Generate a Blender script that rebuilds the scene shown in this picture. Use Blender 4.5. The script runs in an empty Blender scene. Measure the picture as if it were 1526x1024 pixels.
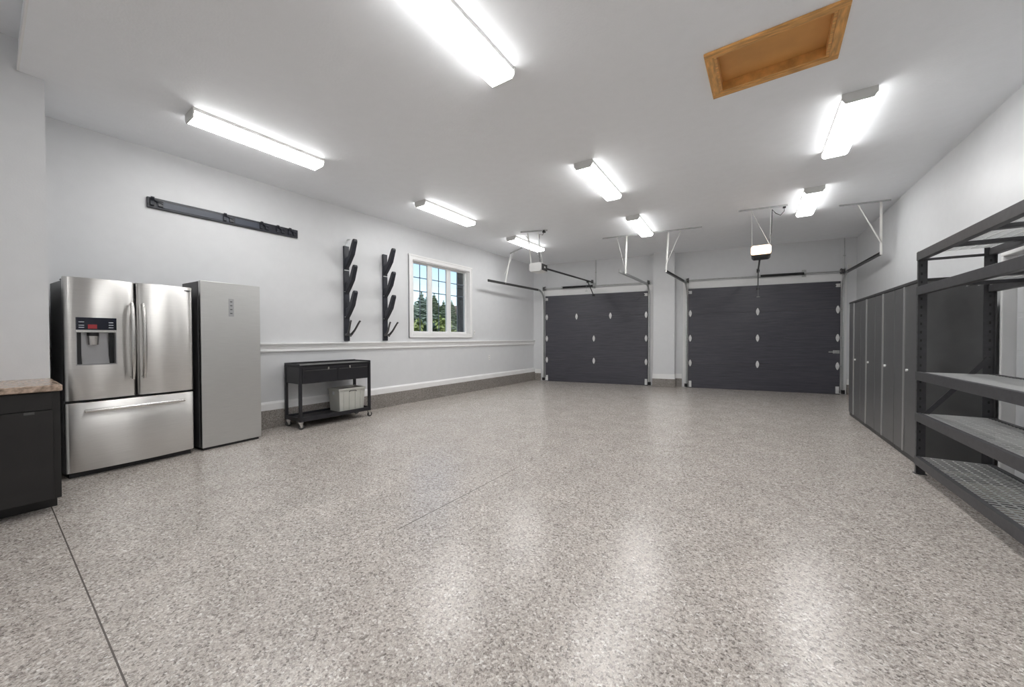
import bpy, math, random
from mathutils import Vector, Matrix
random.seed(7)
C = bpy.context.scene
PI = math.pi

# ------------------------------------------------------------------ camera
cam_d = bpy.data.cameras.new('camera'); cam = bpy.data.objects.new('camera', cam_d)
C.collection.objects.link(cam); C.camera = cam
cam_d.sensor_width = 36.0; cam_d.lens = 549.7/1526*36; cam_d.clip_start = 0.02; cam_d.clip_end = 300
ya, pt, rl = map(math.radians, (34.8, -0.81, -0.174))
F = Vector((-math.sin(ya)*math.cos(pt), math.cos(ya)*math.cos(pt), math.sin(pt)))
Rt = Vector((math.cos(ya), math.sin(ya), 0)); Up = Rt.cross(F)
Rt, Up = Rt*math.cos(rl)+Up*math.sin(rl), Up*math.cos(rl)-Rt*math.sin(rl)
cam.matrix_world = Matrix(((Rt.x, Up.x, -F.x, 0), (Rt.y, Up.y, -F.y, 0), (Rt.z, Up.z, -F.z, 1.237), (0, 0, 0, 1)))

# ------------------------------------------------------------------ world
w = bpy.data.worlds.new('World'); C.world = w; w.use_nodes = True
nt = w.node_tree; nt.nodes.clear()
sky = nt.nodes.new('ShaderNodeTexSky'); sky.sky_type = 'NISHITA'; sky.sun_disc = False
sky.sun_elevation = math.radians(38); sky.sun_rotation = math.radians(120); sky.air_density = 1.0; sky.dust_density = 0.2; sky.ozone_density = 1.6
bg = nt.nodes.new('ShaderNodeBackground'); bg.inputs[1].default_value = 0.13
out = nt.nodes.new('ShaderNodeOutputWorld')
nt.links.new(sky.outputs[0], bg.inputs[0]); nt.links.new(bg.outputs[0], out.inputs[0])
# sun on the garden outside (comes from over the garage, never enters the window)
sd = bpy.data.lights.new('sun', 'SUN'); sd.energy = 2.6; sd.angle = 0.01; sd.color = (1, .95, .88)
so = bpy.data.objects.new('sun', sd); C.collection.objects.link(so)
so.rotation_euler = (math.radians(48), 0, math.radians(60))
C.view_settings.view_transform = 'Standard'; C.view_settings.look = 'None'
C.view_settings.gamma = 1.0; C.view_settings.use_curve_mapping = False
C.view_settings.exposure = 0.74
LAMP = 14.5            # radiance of the fluorescent lenses

# ------------------------------------------------------------------ materials
def newmat(name):
    m = bpy.data.materials.new(name); m.use_nodes = True
    return m, m.node_tree, m.node_tree.nodes['Principled BSDF']
def pr(name, col, rough=.5, metal=0., bump=0., bscale=60., stretch=(1, 1, 1), var=0., vscale=8., aniso=0., coat=0., spec=.5, arot=0.):
    m, t, b = newmat(name)
    b.inputs['Base Color'].default_value = (*col, 1); b.inputs['Roughness'].default_value = rough
    b.inputs['Metallic'].default_value = metal; b.inputs['Specular IOR Level'].default_value = spec
    b.inputs['Coat Weight'].default_value = coat
    tc = t.nodes.new('ShaderNodeTexCoord'); mp = t.nodes.new('ShaderNodeMapping')
    mp.inputs['Scale'].default_value = stretch; t.links.new(tc.outputs['Object'], mp.inputs[0])
    if aniso:
        b.inputs['Anisotropic'].default_value = aniso; b.inputs['Anisotropic Rotation'].default_value = arot
        tg = t.nodes.new('ShaderNodeTangent'); tg.direction_type = 'RADIAL'; tg.axis = 'Z'
        t.links.new(tg.outputs[0], b.inputs['Tangent'])
    n = t.nodes.new('ShaderNodeTexNoise'); n.inputs['Scale'].default_value = vscale; n.inputs['Detail'].default_value = 4
    t.links.new(mp.outputs[0], n.inputs[0])
    r = t.nodes.new('ShaderNodeValToRGB'); k = max(var, .015)
    r.color_ramp.elements[0].position = .3; r.color_ramp.elements[1].position = .7
    r.color_ramp.elements[0].color = (*[c*(1-k) for c in col], 1); r.color_ramp.elements[1].color = (*[min(1, c*(1+k)) for c in col], 1)
    t.links.new(n.outputs['Fac'], r.inputs[0]); t.links.new(r.outputs[0], b.inputs['Base Color'])
    if bump:
        n2 = t.nodes.new('ShaderNodeTexNoise'); n2.inputs['Scale'].default_value = bscale; n2.inputs['Detail'].default_value = 3
        t.links.new(mp.outputs[0], n2.inputs[0])
        bp = t.nodes.new('ShaderNodeBump'); bp.inputs['Strength'].default_value = bump; bp.inputs['Distance'].default_value = .004
        t.links.new(n2.outputs['Fac'], bp.inputs['Height']); t.links.new(bp.outputs[0], b.inputs['Normal'])
    return m
def emis(name, col, s):
    m, t, b = newmat(name)
    b.inputs['Base Color'].default_value = (.8, .8, .8, 1) if s > .3 else (.05, .01, .012, 1); b.inputs['Emission Color'].default_value = (*col, 1); b.inputs['Emission Strength'].default_value = s
    return m
def flake(name, light=1.0, joints=False, gloss=.22):
    m, t, b = newmat(name); L = t.links.new
    geo = t.nodes.new('ShaderNodeNewGeometry')
    wn = t.nodes.new('ShaderNodeTexNoise'); wn.inputs['Scale'].default_value = 70; wn.inputs['Detail'].default_value = 2
    L(geo.outputs['Position'], wn.inputs[0])
    ad = t.nodes.new('ShaderNodeVectorMath'); ad.operation = 'MULTIPLY_ADD'; ad.inputs[1].default_value = (.012,)*3
    L(wn.outputs['Color'], ad.inputs[0]); L(geo.outputs['Position'], ad.inputs[2])
    v1 = t.nodes.new('ShaderNodeTexVoronoi'); v1.inputs['Scale'].default_value = 105; L(ad.outputs[0], v1.inputs[0])
    v2 = t.nodes.new('ShaderNodeTexVoronoi'); v2.inputs['Scale'].default_value = 230; L(ad.outputs[0], v2.inputs[0])
    s1 = t.nodes.new('ShaderNodeSeparateColor'); L(v1.outputs['Color'], s1.inputs[0])
    s2 = t.nodes.new('ShaderNodeSeparateColor'); L(v2.outputs['Color'], s2.inputs[0])
    def ramp(stops):
        r = t.nodes.new('ShaderNodeValToRGB'); e = r.color_ramp.elements; r.color_ramp.interpolation = 'CONSTANT'
        while len(e) < len(stops): e.new(.5)
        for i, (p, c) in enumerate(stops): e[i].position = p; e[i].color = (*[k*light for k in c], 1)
        return r
    r1 = ramp([(0, (.14, .12, .108)), (.10, (.29, .253, .228)), (.30, (.43, .386, .352)), (.58, (.52, .474, .436)), (.84, (.62, .585, .55)), (.96, (.76, .74, .71))])
    r2 = ramp([(0, (.12, .105, .10)), (.14, (.31, .28, .26)), (.42, (.46, .418, .385)), (.78, (.58, .54, .50)), (.94, (.78, .765, .735))])
    L(s1.outputs[0], r1.inputs[0]); L(s2.outputs[1], r2.inputs[0])
    mx = t.nodes.new('ShaderNodeMix'); mx.data_type = 'RGBA'; mx.inputs[0].default_value = .40
    L(r1.outputs[0], mx.inputs[6]); L(r2.outputs[0], mx.inputs[7])
    # broad mottling of the broadcast flakes
    bn = t.nodes.new('ShaderNodeTexNoise'); bn.inputs['Scale'].default_value = 3.2; bn.inputs['Detail'].default_value = 5; L(geo.outputs['Position'], bn.inputs[0])
    br = t.nodes.new('ShaderNodeMapRange'); br.inputs[1].default_value = .3; br.inputs[2].default_value = .7; br.inputs[3].default_value = .93; br.inputs[4].default_value = 1.07
    L(bn.outputs['Fac'], br.inputs[0])
    sc = t.nodes.new('ShaderNodeVectorMath'); sc.operation = 'SCALE'; L(mx.outputs[2], sc.inputs[0]); L(br.outputs[0], sc.inputs['Scale'])
    col = sc.outputs[0]
    hgt = t.nodes.new('ShaderNodeTexNoise'); hgt.inputs['Scale'].default_value = 95; hgt.inputs['Detail'].default_value = 3; L(geo.outputs['Position'], hgt.inputs[0])
    if joints:
        sp = t.nodes.new('ShaderNodeSeparateXYZ'); L(geo.outputs['Position'], sp.inputs[0])
        def near(o, c, wd):
            a = t.nodes.new('ShaderNodeMath'); a.operation = 'SUBTRACT'; a.inputs[1].default_value = c; L(o, a.inputs[0])
            d = t.nodes.new('ShaderNodeMath'); d.operation = 'ABSOLUTE'; L(a.outputs[0], d.inputs[0])
            e = t.nodes.new('ShaderNodeMath'); e.operation = 'LESS_THAN'; e.inputs[1].default_value = wd; L(d.outputs[0], e.inputs[0]); return e.outputs[0]
        g = t.nodes.new('ShaderNodeMath'); g.operation = 'GREATER_THAN'; g.inputs[1].default_value = 1.52; L(sp.outputs[1], g.inputs[0])
        mu = t.nodes.new('ShaderNodeMath'); mu.operation = 'MULTIPLY'; L(near(sp.outputs[0], -1.965, .0035), mu.inputs[0]); L(g.outputs[0], mu.inputs[1])
        g2 = t.nodes.new('ShaderNodeMapRange'); g2.inputs[1].default_value = 2.3; g2.inputs[2].default_value = 3.6; g2.inputs[3].default_value = 1; g2.inputs[4].default_value = .12; L(sp.outputs[1], g2.inputs[0])
        mv = t.nodes.new('ShaderNodeMath'); mv.operation = 'MULTIPLY'; L(mu.outputs[0], mv.inputs[0]); L(g2.outputs[0], mv.inputs[1]); mu = mv
        ma = t.nodes.new('ShaderNodeMath'); ma.operation = 'MAXIMUM'; L(mu.outputs[0], ma.inputs[0]); L(near(sp.outputs[1], .28, .003), ma.inputs[1])
        mj = t.nodes.new('ShaderNodeMix'); mj.data_type = 'RGBA'; mj.inputs[7].default_value = (.12, .105, .095, 1)
        L(ma.outputs[0], mj.inputs[0]); L(col, mj.inputs[6]); col = mj.outputs[2]
    L(col, b.inputs['Base Color'])
    b.inputs['Roughness'].default_value = gloss
    b.inputs['Specular IOR Level'].default_value = .65
    bp = t.nodes.new('ShaderNodeBump'); bp.inputs['Strength'].default_value = .5; bp.inputs['Distance'].default_value = .002
    L(hgt.outputs['Fac'], bp.inputs['Height']); L(bp.outputs[0], b.inputs['Normal'])
    return m
def glassm():
    m = bpy.data.materials.new('window_glass'); m.use_nodes = True; t = m.node_tree; t.nodes.clear()
    o = t.nodes.new('ShaderNodeOutputMaterial'); tr = t.nodes.new('ShaderNodeBsdfTransparent'); gl = t.nodes.new('ShaderNodeBsdfGlossy')
    gl.inputs['Roughness'].default_value = .02; mx = t.nodes.new('ShaderNodeMixShader'); fr = t.nodes.new('ShaderNodeFresnel'); fr.inputs[0].default_value = 1.3
    t.links.new(fr.outputs[0], mx.inputs[0]); t.links.new(tr.outputs[0], mx.inputs[1]); t.links.new(gl.outputs[0], mx.inputs[2]); t.links.new(mx.outputs[0], o.inputs[0])
    return m

WALL = pr('wall_paint', (.72, .73, .745), .42, bump=.10, bscale=90)
CEIL = pr('ceiling_paint', (.93, .95, .98), .6, bump=.25, bscale=55)
TRIM = pr('white_trim_paint', (.88, .88, .88), .35)
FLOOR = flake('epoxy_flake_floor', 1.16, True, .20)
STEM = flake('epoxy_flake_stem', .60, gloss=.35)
STEEL = pr('brushed_steel', (.64, .63, .615), .33, 1., var=.05, vscale=6, stretch=(1, 1, 60), aniso=.93, arot=.25)
STEEL2 = pr('dull_brushed_steel', (.60, .60, .59), .36, 1., var=.05, vscale=6, stretch=(1, 1, 60), aniso=.5, arot=.25)
CHROME = pr('polished_metal', (.68, .67, .65), .27, 1.)
FRSIDE = pr('fridge_side_grey', (.10, .10, .105), .45)
BLACK = pr('black_plastic', (.012, .012, .014), .35)
BLKGLASS = pr('black_glass', (.006, .008, .02), .08)
PANELGREY = pr('dispenser_grey', (.42, .42, .43), .3, .6)
RED = emis('red_display', (1, .06, .08), .10)
ICON = pr('display_icon_grey', (.5, .52, .56), .5)
CABBLK = pr('black_laminate', (.014, .013, .013), .42, var=.2)
STONE = pr('brown_granite_top', (.42, .32, .25), .2, var=.55, vscale=35)
DOORM = pr('charcoal_embossed_steel', (.066, .065, .080), .33, bump=1.0, bscale=13, stretch=(.35, 1, 6), var=.22, vscale=9)
GALV = pr('galvanised_steel', (.50, .51, .51), .42, .8, var=.1, vscale=30)
WHSTEEL = pr('white_painted_steel', (.72, .72, .70), .4)
DKTRACK = pr('dark_steel_track', (.12, .12, .12), .4, .7)
DARK = pr('dark_oiled_steel', (.022, .022, .024), .45, .3)
HINGE = pr('white_hinge_metal', (.78, .78, .78), .35)
CART = pr('black_powder_coat', (.014, .014, .018), .38)
CARTTOP = pr('worn_dark_top', (.09, .09, .088), .4, var=.3, vscale=10)
RACKM = pr('charcoal_powder_coat', (.070, .070, .075), .42, .2, var=.12, vscale=25)
WIRE = pr('grey_wire', (.74, .75, .75), .35, .2)
LOCKER = pr('grey_locker_steel', (.14, .141, .143), .38, .35, var=.05)
LOCKDK = pr('dark_locker_trim', (.04, .04, .042), .4)
ALU = pr('aluminium_strip', (.45, .45, .45), .35, .7)
PLAS = pr('navy_black_plastic', (.020, .022, .032), .38, var=.3, vscale=12)
PLASL = pr('blue_grey_plastic', (.05, .06, .085), .35)
OAK = pr('oak_trim', (.70, .37, .12), .4, var=.28, vscale=9, stretch=(1, 6, 1))
OAKB = pr('oak_trim_cross', (.70, .37, .12), .4, var=.28, vscale=9, stretch=(6, 1, 1))
HATCH = pr('stained_hatch_panel', (.66, .33, .10), .5, var=.08, vscale=5)
BIN = pr('grey_bin_plastic', (.56, .56, .52), .45)
BINDK = pr('bin_dark_contents', (.22, .20, .19), .6, var=.4, vscale=20)
BUMPER = pr('translucent_white_plastic', (.72, .74, .76), .35)
OPENER = pr('opener_white', (.74, .74, .73), .35)
LENS = emis('lamp_lens', (1, .995, .98), LAMP)
LENSIDE = emis('lamp_lens_side', (1, .995, .98), LAMP*.2)
GLOW = emis('opener_glow_lens', (1, .64, .38), 1.7)
BRICK = pr('outside_grey_brick', (.13, .125, .12), .8, var=.25, vscale=20)
GLASS = glassm()
NEEDLE = pr('spruce_green', (.15, .20, .13), .7, var=.35, vscale=3)
NEEDLE2 = pr('blue_spruce_green', (.22, .28, .23), .7, var=.35, vscale=3)
LEAF = pr('bright_leaf_green', (.20, .26, .09), .6, var=.3, vscale=4)
BARK = pr('bark', (.12, .08, .055), .9)
GRASS = pr('grass', (.12, .19, .05), .9, var=.3, vscale=2)
ROOF = pr('roof_brown', (.16, .12, .10), .8, var=.2, vscale=3)
HOUSE = pr('house_wall_rose', (.36, .24, .20), .8)
DOORW = pr('door_white', (.70, .71, .73), .4)
RUBBER = pr('caster_rubber', (.05, .05, .05), .6)

# ------------------------------------------------------------------ mesh builder
class MB:
    def __init__(s): s.v = []; s.f = []; s.mi = []; s.sm = []
    def add(s, vs, fs, m=0, smooth=False, M=None):
        o = len(s.v)
        s.v += [tuple(M @ Vector(p)) if M else tuple(p) for p in vs]
        for f in fs: s.f.append([i+o for i in f]); s.mi.append(m); s.sm.append(smooth)
        return s
    def box(s, x0, x1, y0, y1, z0, z1, m=0, M=None):
        vs = [(x, y, z) for z in (z0, z1) for y in (y0, y1) for x in (x0, x1)]
        return s.add(vs, [(0, 2, 3, 1), (4, 5, 7, 6), (0, 1, 5, 4), (2, 6, 7, 3), (0, 4, 6, 2), (1, 3, 7, 5)], m, M=M)
    def bar(s, p, q, w_, h_=None, m=0, up=(0, 0, 1)):
        p, q = Vector(p), Vector(q); h_ = h_ or w_; d = (q-p).normalized(); u = Vector(up)
        if abs(d.dot(u)) > .99: u = Vector((1, 0, 0))
        a = d.cross(u).normalized(); b_ = a.cross(d)
        vs = [e+a*i*w_/2+b_*j*h_/2 for e in (p, q) for i, j in ((-1, -1), (1, -1), (1, 1), (-1, 1))]
        return s.add(vs, [(0, 3, 2, 1), (4, 5, 6, 7), (0, 1, 5, 4), (1, 2, 6, 5), (2, 3, 7, 6), (3, 0, 4, 7)], m)
    def tube(s, pts, r, n=8, m=0, cap=True):
        pts = [Vector(p) for p in pts]; k = len(pts); rs = r if isinstance(r, (list, tuple)) else [r]*k
        vs = []; a = None
        for i, p in enumerate(pts):
            d = (pts[min(i+1, k-1)]-pts[max(i-1, 0)]).normalized()
            if a is None:
                a = d.cross(Vector((0, 0, 1)))
                if a.length < .05: a = d.cross(Vector((1, 0, 0)))
            a = (a-d*a.dot(d)).normalized(); b_ = d.cross(a)
            vs += [p+(a*math.cos(2*PI*j/n)+b_*math.sin(2*PI*j/n))*rs[i] for j in range(n)]
        fs = [(i*n+j, i*n+(j+1) % n, (i+1)*n+(j+1) % n, (i+1)*n+j) for i in range(k-1) for j in range(n)]
        s.add(vs, fs, m, True)
        if cap: s.add([vs[j] for j in range(n)], [tuple(reversed(range(n)))], m); s.add(vs[-n:], [tuple(range(n))], m)
        return s
    def prism(s, poly, axis, a0, a1, m=0):
        """poly: 2D outline, extruded along axis ('x','y','z')"""
        n = len(poly)
        def P(p, a): return {'x': (a, p[0], p[1]), 'y': (p[0], a, p[1]), 'z': (p[0], p[1], a)}[axis]
        vs = [P(p, a0) for p in poly]+[P(p, a1) for p in poly]
        s.add(vs, [tuple(range(n)), tuple(reversed(range(n, 2*n)))]+[(i, i+n, (i+1) % n+n, (i+1) % n) for i in range(n)], m)
        return s
    def parts(s, name, mats, parent=None, bevel=0., seg=2, label=None):
        """one object per connected piece"""
        par = list(range(len(s.v)))
        def find(i):
            while par[i] != i: par[i] = par[par[i]]; i = par[i]
            return i
        key = {}
        for i, v in enumerate(s.v):
            k = tuple(round(c, 5) for c in v)
            if k in key: par[find(i)] = find(key[k])
            else: key[k] = i
        for f in s.f:
            for i in f[1:]: par[find(i)] = find(f[0])
        res = []
        for r in sorted({find(f[0]) for f in s.f}):
            m = MB(); idx = [i for i in range(len(s.v)) if find(i) == r]; mp = {i: k for k, i in enumerate(idx)}; m.v = [s.v[i] for i in idx]
            for f, mi, sm in zip(s.f, s.mi, s.sm):
                if find(f[0]) == r: m.f.append([mp[i] for i in f]); m.mi.append(mi); m.sm.append(sm)
            res.append(m.build(name, mats, parent, bevel, seg, label))
        return res
    def build(s, name, mats, parent=None, bevel=0., seg=2, label=None):
        me = bpy.data.meshes.new(name); me.from_pydata(s.v, [], s.f)
        mats = mats if isinstance(mats, (list, tuple)) else [mats]
        for m_ in mats: me.materials.append(m_)
        for p, mi, sm in zip(me.polygons, s.mi, s.sm): p.material_index = mi; p.use_smooth = sm
        import bmesh
        bm = bmesh.new(); bm.from_mesh(me); bmesh.ops.recalc_face_normals(bm, faces=bm.faces); bm.to_mesh(me); bm.free()
        o = bpy.data.objects.new(name, me); C.collection.objects.link(o)
        if parent: o.parent = parent
        if bevel:
            b = o.modifiers.new('b', 'BEVEL'); b.width = bevel; b.segments = seg; b.limit_method = 'ANGLE'; b.harden_normals = False
        if label: o['label'] = label
        return o
def tag(o, label, cat, group=None):
    o['label'] = label; o['category'] = cat
    if group: o['group'] = group
    return o
def thing(name, label, cat, loc=(0, 0, 0), rz=0., group=None):
    o = bpy.data.objects.new(name, None); C.collection.objects.link(o); o.empty_display_size = .1
    o.location = loc; o.rotation_euler = (0, 0, rz); return tag(o, label, cat, group)
def struct(o): o['kind'] = 'structure'; return o
def structE(name, loc=(0, 0, 0), rz=0.):
    o = bpy.data.objects.new(name, None); C.collection.objects.link(o); o.empty_display_size = .1
    o.location = loc; o.rotation_euler = (0, 0, rz); return struct(o)
def kids(o, table): return [c for c in table if c.parent == o]
def dup(root, loc, rz, label, group=None):
    allo = list(C.collection.objects)
    def cp(o, par):
        c = o.copy(); C.collection.objects.link(c); c.parent = par
        for ch in kids(o, allo): cp(ch, c)
        return c
    r = cp(root, None); r.location = loc; r.rotation_euler = (0, 0, rz); r['label'] = label
    if group: r['group'] = group
    return r
def BX(*a): return MB().box(*a)

# ------------------------------------------------------------------ frames of the room
H = 3.38; H2 = 3.63; XL = -5.70
TH = math.atan(.1897); tB = Vector((math.cos(TH), math.sin(TH), 0)); nB = Vector((math.sin(TH), -math.cos(TH), 0)); OB = Vector((-2, 10.03, 0))
def BW(s, d=0., z=0.): return OB+tB*s+nB*d+Vector((0, 0, z))      # s along the back wall, d into the room
def sx(x): return (x+2)/math.cos(TH)
SR = -.0419
def xr(y, x0=1.785): return x0+SR*(y-5)
RZR = math.atan2(-1, -SR)+0.0                                      # right-hand things face -X: local x runs towards the camera
RZR = math.atan2(-1, .0419)

# ------------------------------------------------------------------ shell
struct(BX(-6.1, 3.2, -3.3, 11.2, -.12, 0).build('floor', FLOOR))
m = MB(); hx0, hx1, hy0, hy1 = -.355, .365, 3.205, 3.70
for a in ((-6.1, hx0, .2, 11.2), (hx1, 3.2, .2, 11.2), (hx0, hx1, .2, hy0), (hx0, hx1, hy1, 11.2)): m.box(*a, H, H+.2)
m.box(-6.1, 3.2, .2, .34, H+.201, H2+.1)
m.box(-6.1, 3.2, -3.3, .2, H2, H2+.2)
struct(m.build('ceiling', CEIL))
struct(BX(-4.9, 2.6, .188, .2, H-.008, H+.05).build('trim_1', TRIM))
# left wall with window opening
wy0, wy1, wz0, wz1 = 4.80, 6.47, 1.345, 2.78
m = MB()
for (a, b, c, d) in ((.1, wy0, 0, H), (wy1, 9.36, 0, H), (wy0, wy1, 0, wz0), (wy0, wy1, wz1, H)): m.box(XL-.14, XL, a, b, c, d)
struct(m.build('wall_left', WALL))
m = MB()
for (a, b, c, d) in ((.1, wy0+.03, -.2, H), (wy1-.05, 9.36, -.2, H), (wy0+.03, wy1-.05, -.2, wz0), (wy0+.03, wy1-.05, wz1+.01, H)): m.box(XL-.33, XL-.145, a, b, c, d)
struct(m.build('wall_outside', BRICK))
# wing wall beside the refrigerator
struct(BX(XL, -4.92, -3.2, .325, 0, H2).build('wall_wing', WALL))
# right wall, rear wall behind the viewer
m = MB(); P = [(xr(11), 11), (xr(8.05), 8.05), (xr(8.05)-.014, 8.05), (xr(-3.3)-.014, -3.3), (xr(-3.3)+.3, -3.3), (xr(11)+.3, 11)]
struct(m.prism(P, 'z', 0, H2).build('wall_right', WALL))
struct(BX(-6.0, 2.6, -3.35, -3.2, 0, H2).build('wall_rear', WALL))
# back wall with two door openings
MBk = Matrix.Translation(OB) @ Matrix.Rotation(TH, 4, 'Z')
sL, sR = sx(-5.75), sx(1.62)
d1 = (sx(-5.32), sx(-2.575)); d2 = (sx(-1.65), sx(1.262)); DH = 2.45
m = MB()
for a, b, z0, z1 in ((sL, d1[0]+.02, 0, H), (d1[1]-.02, d2[0]+.02, 0, H), (d2[1]-.02, sR+.1, 0, H), (d1[0], d1[1], DH-.03, H), (d2[0], d2[1], DH-.03, H)):
    m.box(a, b, 0, .2, z0, z1, M=MBk)
struct(m.build('wall_back', WALL))
ps0, ps1 = sx(-2.44), sx(-1.955)
struct(MB().box(ps0, ps1, -.24, 0, 0, H, M=MBk).build('wall_pier', WALL))
# trims: baseboards, stem walls, chair rail
m = MB(); m.prism([(XL, .25), (XL+.03, .25), (XL+.03, .335), (XL+.018, .355), (XL+.008, .365), (XL, .365)], 'y', .33, 9.33)
struct(m.build('baseboard_left', TRIM))
m = MB(); m.prism([(XL, 0), (XL+.045, 0), (XL+.045, .245), (XL+.03, .25), (XL, .25)], 'y', .33, 9.33)
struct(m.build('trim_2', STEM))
m = MB(); m.prism([(XL, 1.05), (XL+.012, 1.05), (XL+.028, 1.062), (XL+.028, 1.082), (XL+.014, 1.09), (XL+.014, 1.125), (XL+.026, 1.132), (XL+.026, 1.142), (XL+.05, 1.155), (XL+.055, 1.172), (XL+.05, 1.18), (XL, 1.18)], 'y', .33, 9.33)
struct(m.build('trim_3', TRIM))
m = MB(); m2 = MB()
for a, b, dd in ((sx(-5.66), d1[0]-.16, 0), (ps0, ps1, .24), (ps1, d2[0]-.14, 0), (d2[1]+.13, sR-.12, 0)):
    m.box(a-(.012 if dd else 0), b+(.012 if dd else 0), -dd-.012, -dd+.0, .21, .33, M=MBk); m2.box(a-(.02 if dd else 0), b+(.02 if dd else 0), -dd-.02, -dd, 0, .21, M=MBk)
m.box(ps1, ps1+.012, -.24, 0, .21, .33, M=MBk); m2.box(ps1, ps1+.02, -.24, 0, 0, .21, M=MBk)
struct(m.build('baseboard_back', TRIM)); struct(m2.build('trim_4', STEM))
m = MB()
for (a, b) in (d1, d2):                                            # white jamb boards and head board round each opening
    m.box(a-.12, a+.01, -.018, 0, 0, DH+.0, M=MBk); m.box(b-.01, b+.12, -.018, 0, 0, DH, M=MBk); m.box(a-.12, b+.12, -.018, 0, DH-.02, DH+.17, M=MBk)
struct(m.build('trim_5', TRIM))
RW = Matrix.Translation((xr(5)-.014, 5, 0)) @ Matrix.Rotation(RZR, 4, 'Z')
struct(MB().box(-4.9, 7.8, -.014, .0, .25, .36, M=RW).build('baseboard_right', TRIM))
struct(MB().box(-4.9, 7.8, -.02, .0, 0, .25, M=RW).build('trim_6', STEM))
# white service door in the right wall behind the rack
D3 = structE('door_3', (xr(5)-.014, 5, 0), RZR)
m = MB(); m.box(-.07, -.035, -.115, -.02, 0, 1.93); m.box(.90, .935, -.115, -.02, 0, 1.93); m.box(-.07, .935, -.115, -.02, 1.93, 2.01); m.build('door_casing', TRIM, D3, .006)
m = MB(); m.box(-.034, .899, -.034, -.021, .01, 1.925)
for z in (.3, .62, .94, 1.26, 1.58): m.box(-.02, .885, -.038, -.034, z-.14, z+.14)
m.build('door_panel', DOORW, D3, .003)
m = MB(); m.tube([(.83, -.038, 1.0), (.83, -.08, 1.0)], .012); m.tube([(.83, -.075, 1.0), (.83, -.10, 1.0)], [.022, .028], 12); m.build('door_handle', CHROME, D3)

# ------------------------------------------------------------------ window
W1 = structE('window_1', (XL, (wy0+wy1)/2, wz0)); cy = (wy0+wy1)/2
def wloc(y): return y-cy
def wz(z): return z-wz0
m = MB()
o0, o1, q0, q1 = wloc(4.71), wloc(6.545), wz(1.255), wz(2.865)
i0, i1, j0, j1 = wloc(wy0), wloc(wy1), 0, wz(wz1)
m.box(.0, .022, o0, i0, q0, q1); m.box(0, .022, i1, o1, q0, q1); m.box(0, .022, i0, i1, q0, j0); m.box(0, .022, i0, i1, j1, q1)
m.box(0, .03, o0-.01, o1+.01, q1-.02, q1+.012); m.box(0, .03, o0, o0+.02, q0, q1); m.box(0, .03, o1-.02, o1, q0, q1); m.box(0, .03, o0, o1, q0, q0+.02)
m.build('casing', TRIM, W1, .003)
m = MB(); e = .001
m.box(-.139, 0, i0+e, i0+.015, j0+e, j1-e); m.box(-.139, 0, i1-.015, i1-e, j0+e, j1-e); m.box(-.139, 0, i0, i1, j0+e, j0+.015); m.box(-.139, 0, i0, i1, j1-.015, j1-e)
m.build('jamb', TRIM, W1)
panes = [(4.90, 5.275), (5.395, 5.82), (5.945, 6.405)]; gz0, gz1 = wz(1.385), wz(2.735)
edges = [(4.815, 5.335), (5.335, 5.883), (5.883, 6.455)]
for k, ((a, b), (ea, eb)) in enumerate(zip(panes, edges)):
    a, b, ea, eb = map(wloc, (a, b, ea, eb)); m = MB()
    m.box(-.125, -.075, ea, a, .016, j1-.016); m.box(-.125, -.075, b, eb, .016, j1-.016); m.box(-.125, -.075, a, b, .016, gz0); m.box(-.125, -.075, a, b, gz1, j1-.016)
    sf = m.build('sash', TRIM, W1, .004)
    MB().box(-.103, -.099, a, b, gz0, gz1).build('pane', GLASS, sf)
    m = MB(); c = (a+b)/2; hh = gz1-gz0
    m.box(-.112, -.104, c-.010, c+.010, gz0, gz1)
    for fz in (.80, .60): m.box(-.112, -.104, a, b, gz0+hh*fz-.009, gz0+hh*fz+.009)
    m.build('muntins', pr('muntin_grey', (.20, .24, .30), .5) if k == 0 else bpy.data.materials['muntin_grey'], sf)

# ------------------------------------------------------------------ ceiling lights
def make_light(label, loc, rz=0.):
    t = thing('ceiling_light', label, 'light', loc, rz, 'fluorescent ceiling lights')
    MB().box(-.112, .112, -.60, .60, -.034, 0).build('housing', WHSTEEL, t, .003)
    for s in (-1, 1):
        m = MB(); m.prism([(-.118, -.0), (.118, -.0), (.118, -.05), (.095, -.088), (-.095, -.088), (-.118, -.05)], 'y', s*.60, s*.612); m.build('end_cap', WHSTEEL, t)
    m = MB(); PL = [(-.113, -.0345), (.113, -.0345), (.115, -.062), (.104, -.078), (.088, -.084), (-.088, -.084), (-.104, -.078), (-.115, -.062)]
    m.prism(PL, 'y', -.598, .598)
    for k in (3, 9): m.mi[k] = 1                                    # the ribbed sides of the wraparound lens glow less than its bottom
    m.build('lens', [LENS, LENSIDE], t)
    return t
LBL = [((-1.76, 1.82, H), .02, 'white wraparound fluorescent ceiling light nearest the viewer, cut off by the photo top'),
       ((-4.47, 1.75, H), .0, 'white fluorescent ceiling light over the refrigerators, left of the long black wall rail top'),
       ((-4.47, 4.53, H), .02, 'white fluorescent ceiling light in front of the two black ski racks and the window'),
       ((-4.46, 7.0, H), .0, 'farthest fluorescent light of the row by the window wall, behind the white opener motor'),
       ((-1.88, 4.80, H), .04, 'middle fluorescent light of the centre ceiling row, alone on open ceiling'),
       ((-2.00, 7.14, H), .06, 'farthest fluorescent light of the centre row, just before the wide hanging rail bracket'),
       ((.625, 4.98, H), .025, 'fluorescent ceiling light to the right of the wooden attic hatch'),
       ((.51, 7.40, H), .03, 'small-looking fluorescent light between the glowing opener and the right track bracket')]
L0 = None
for loc, rz, lb in LBL:
    if L0 is None: L0 = make_light(lb, loc, rz)
    else: dup(L0, loc, rz, lb)
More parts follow.
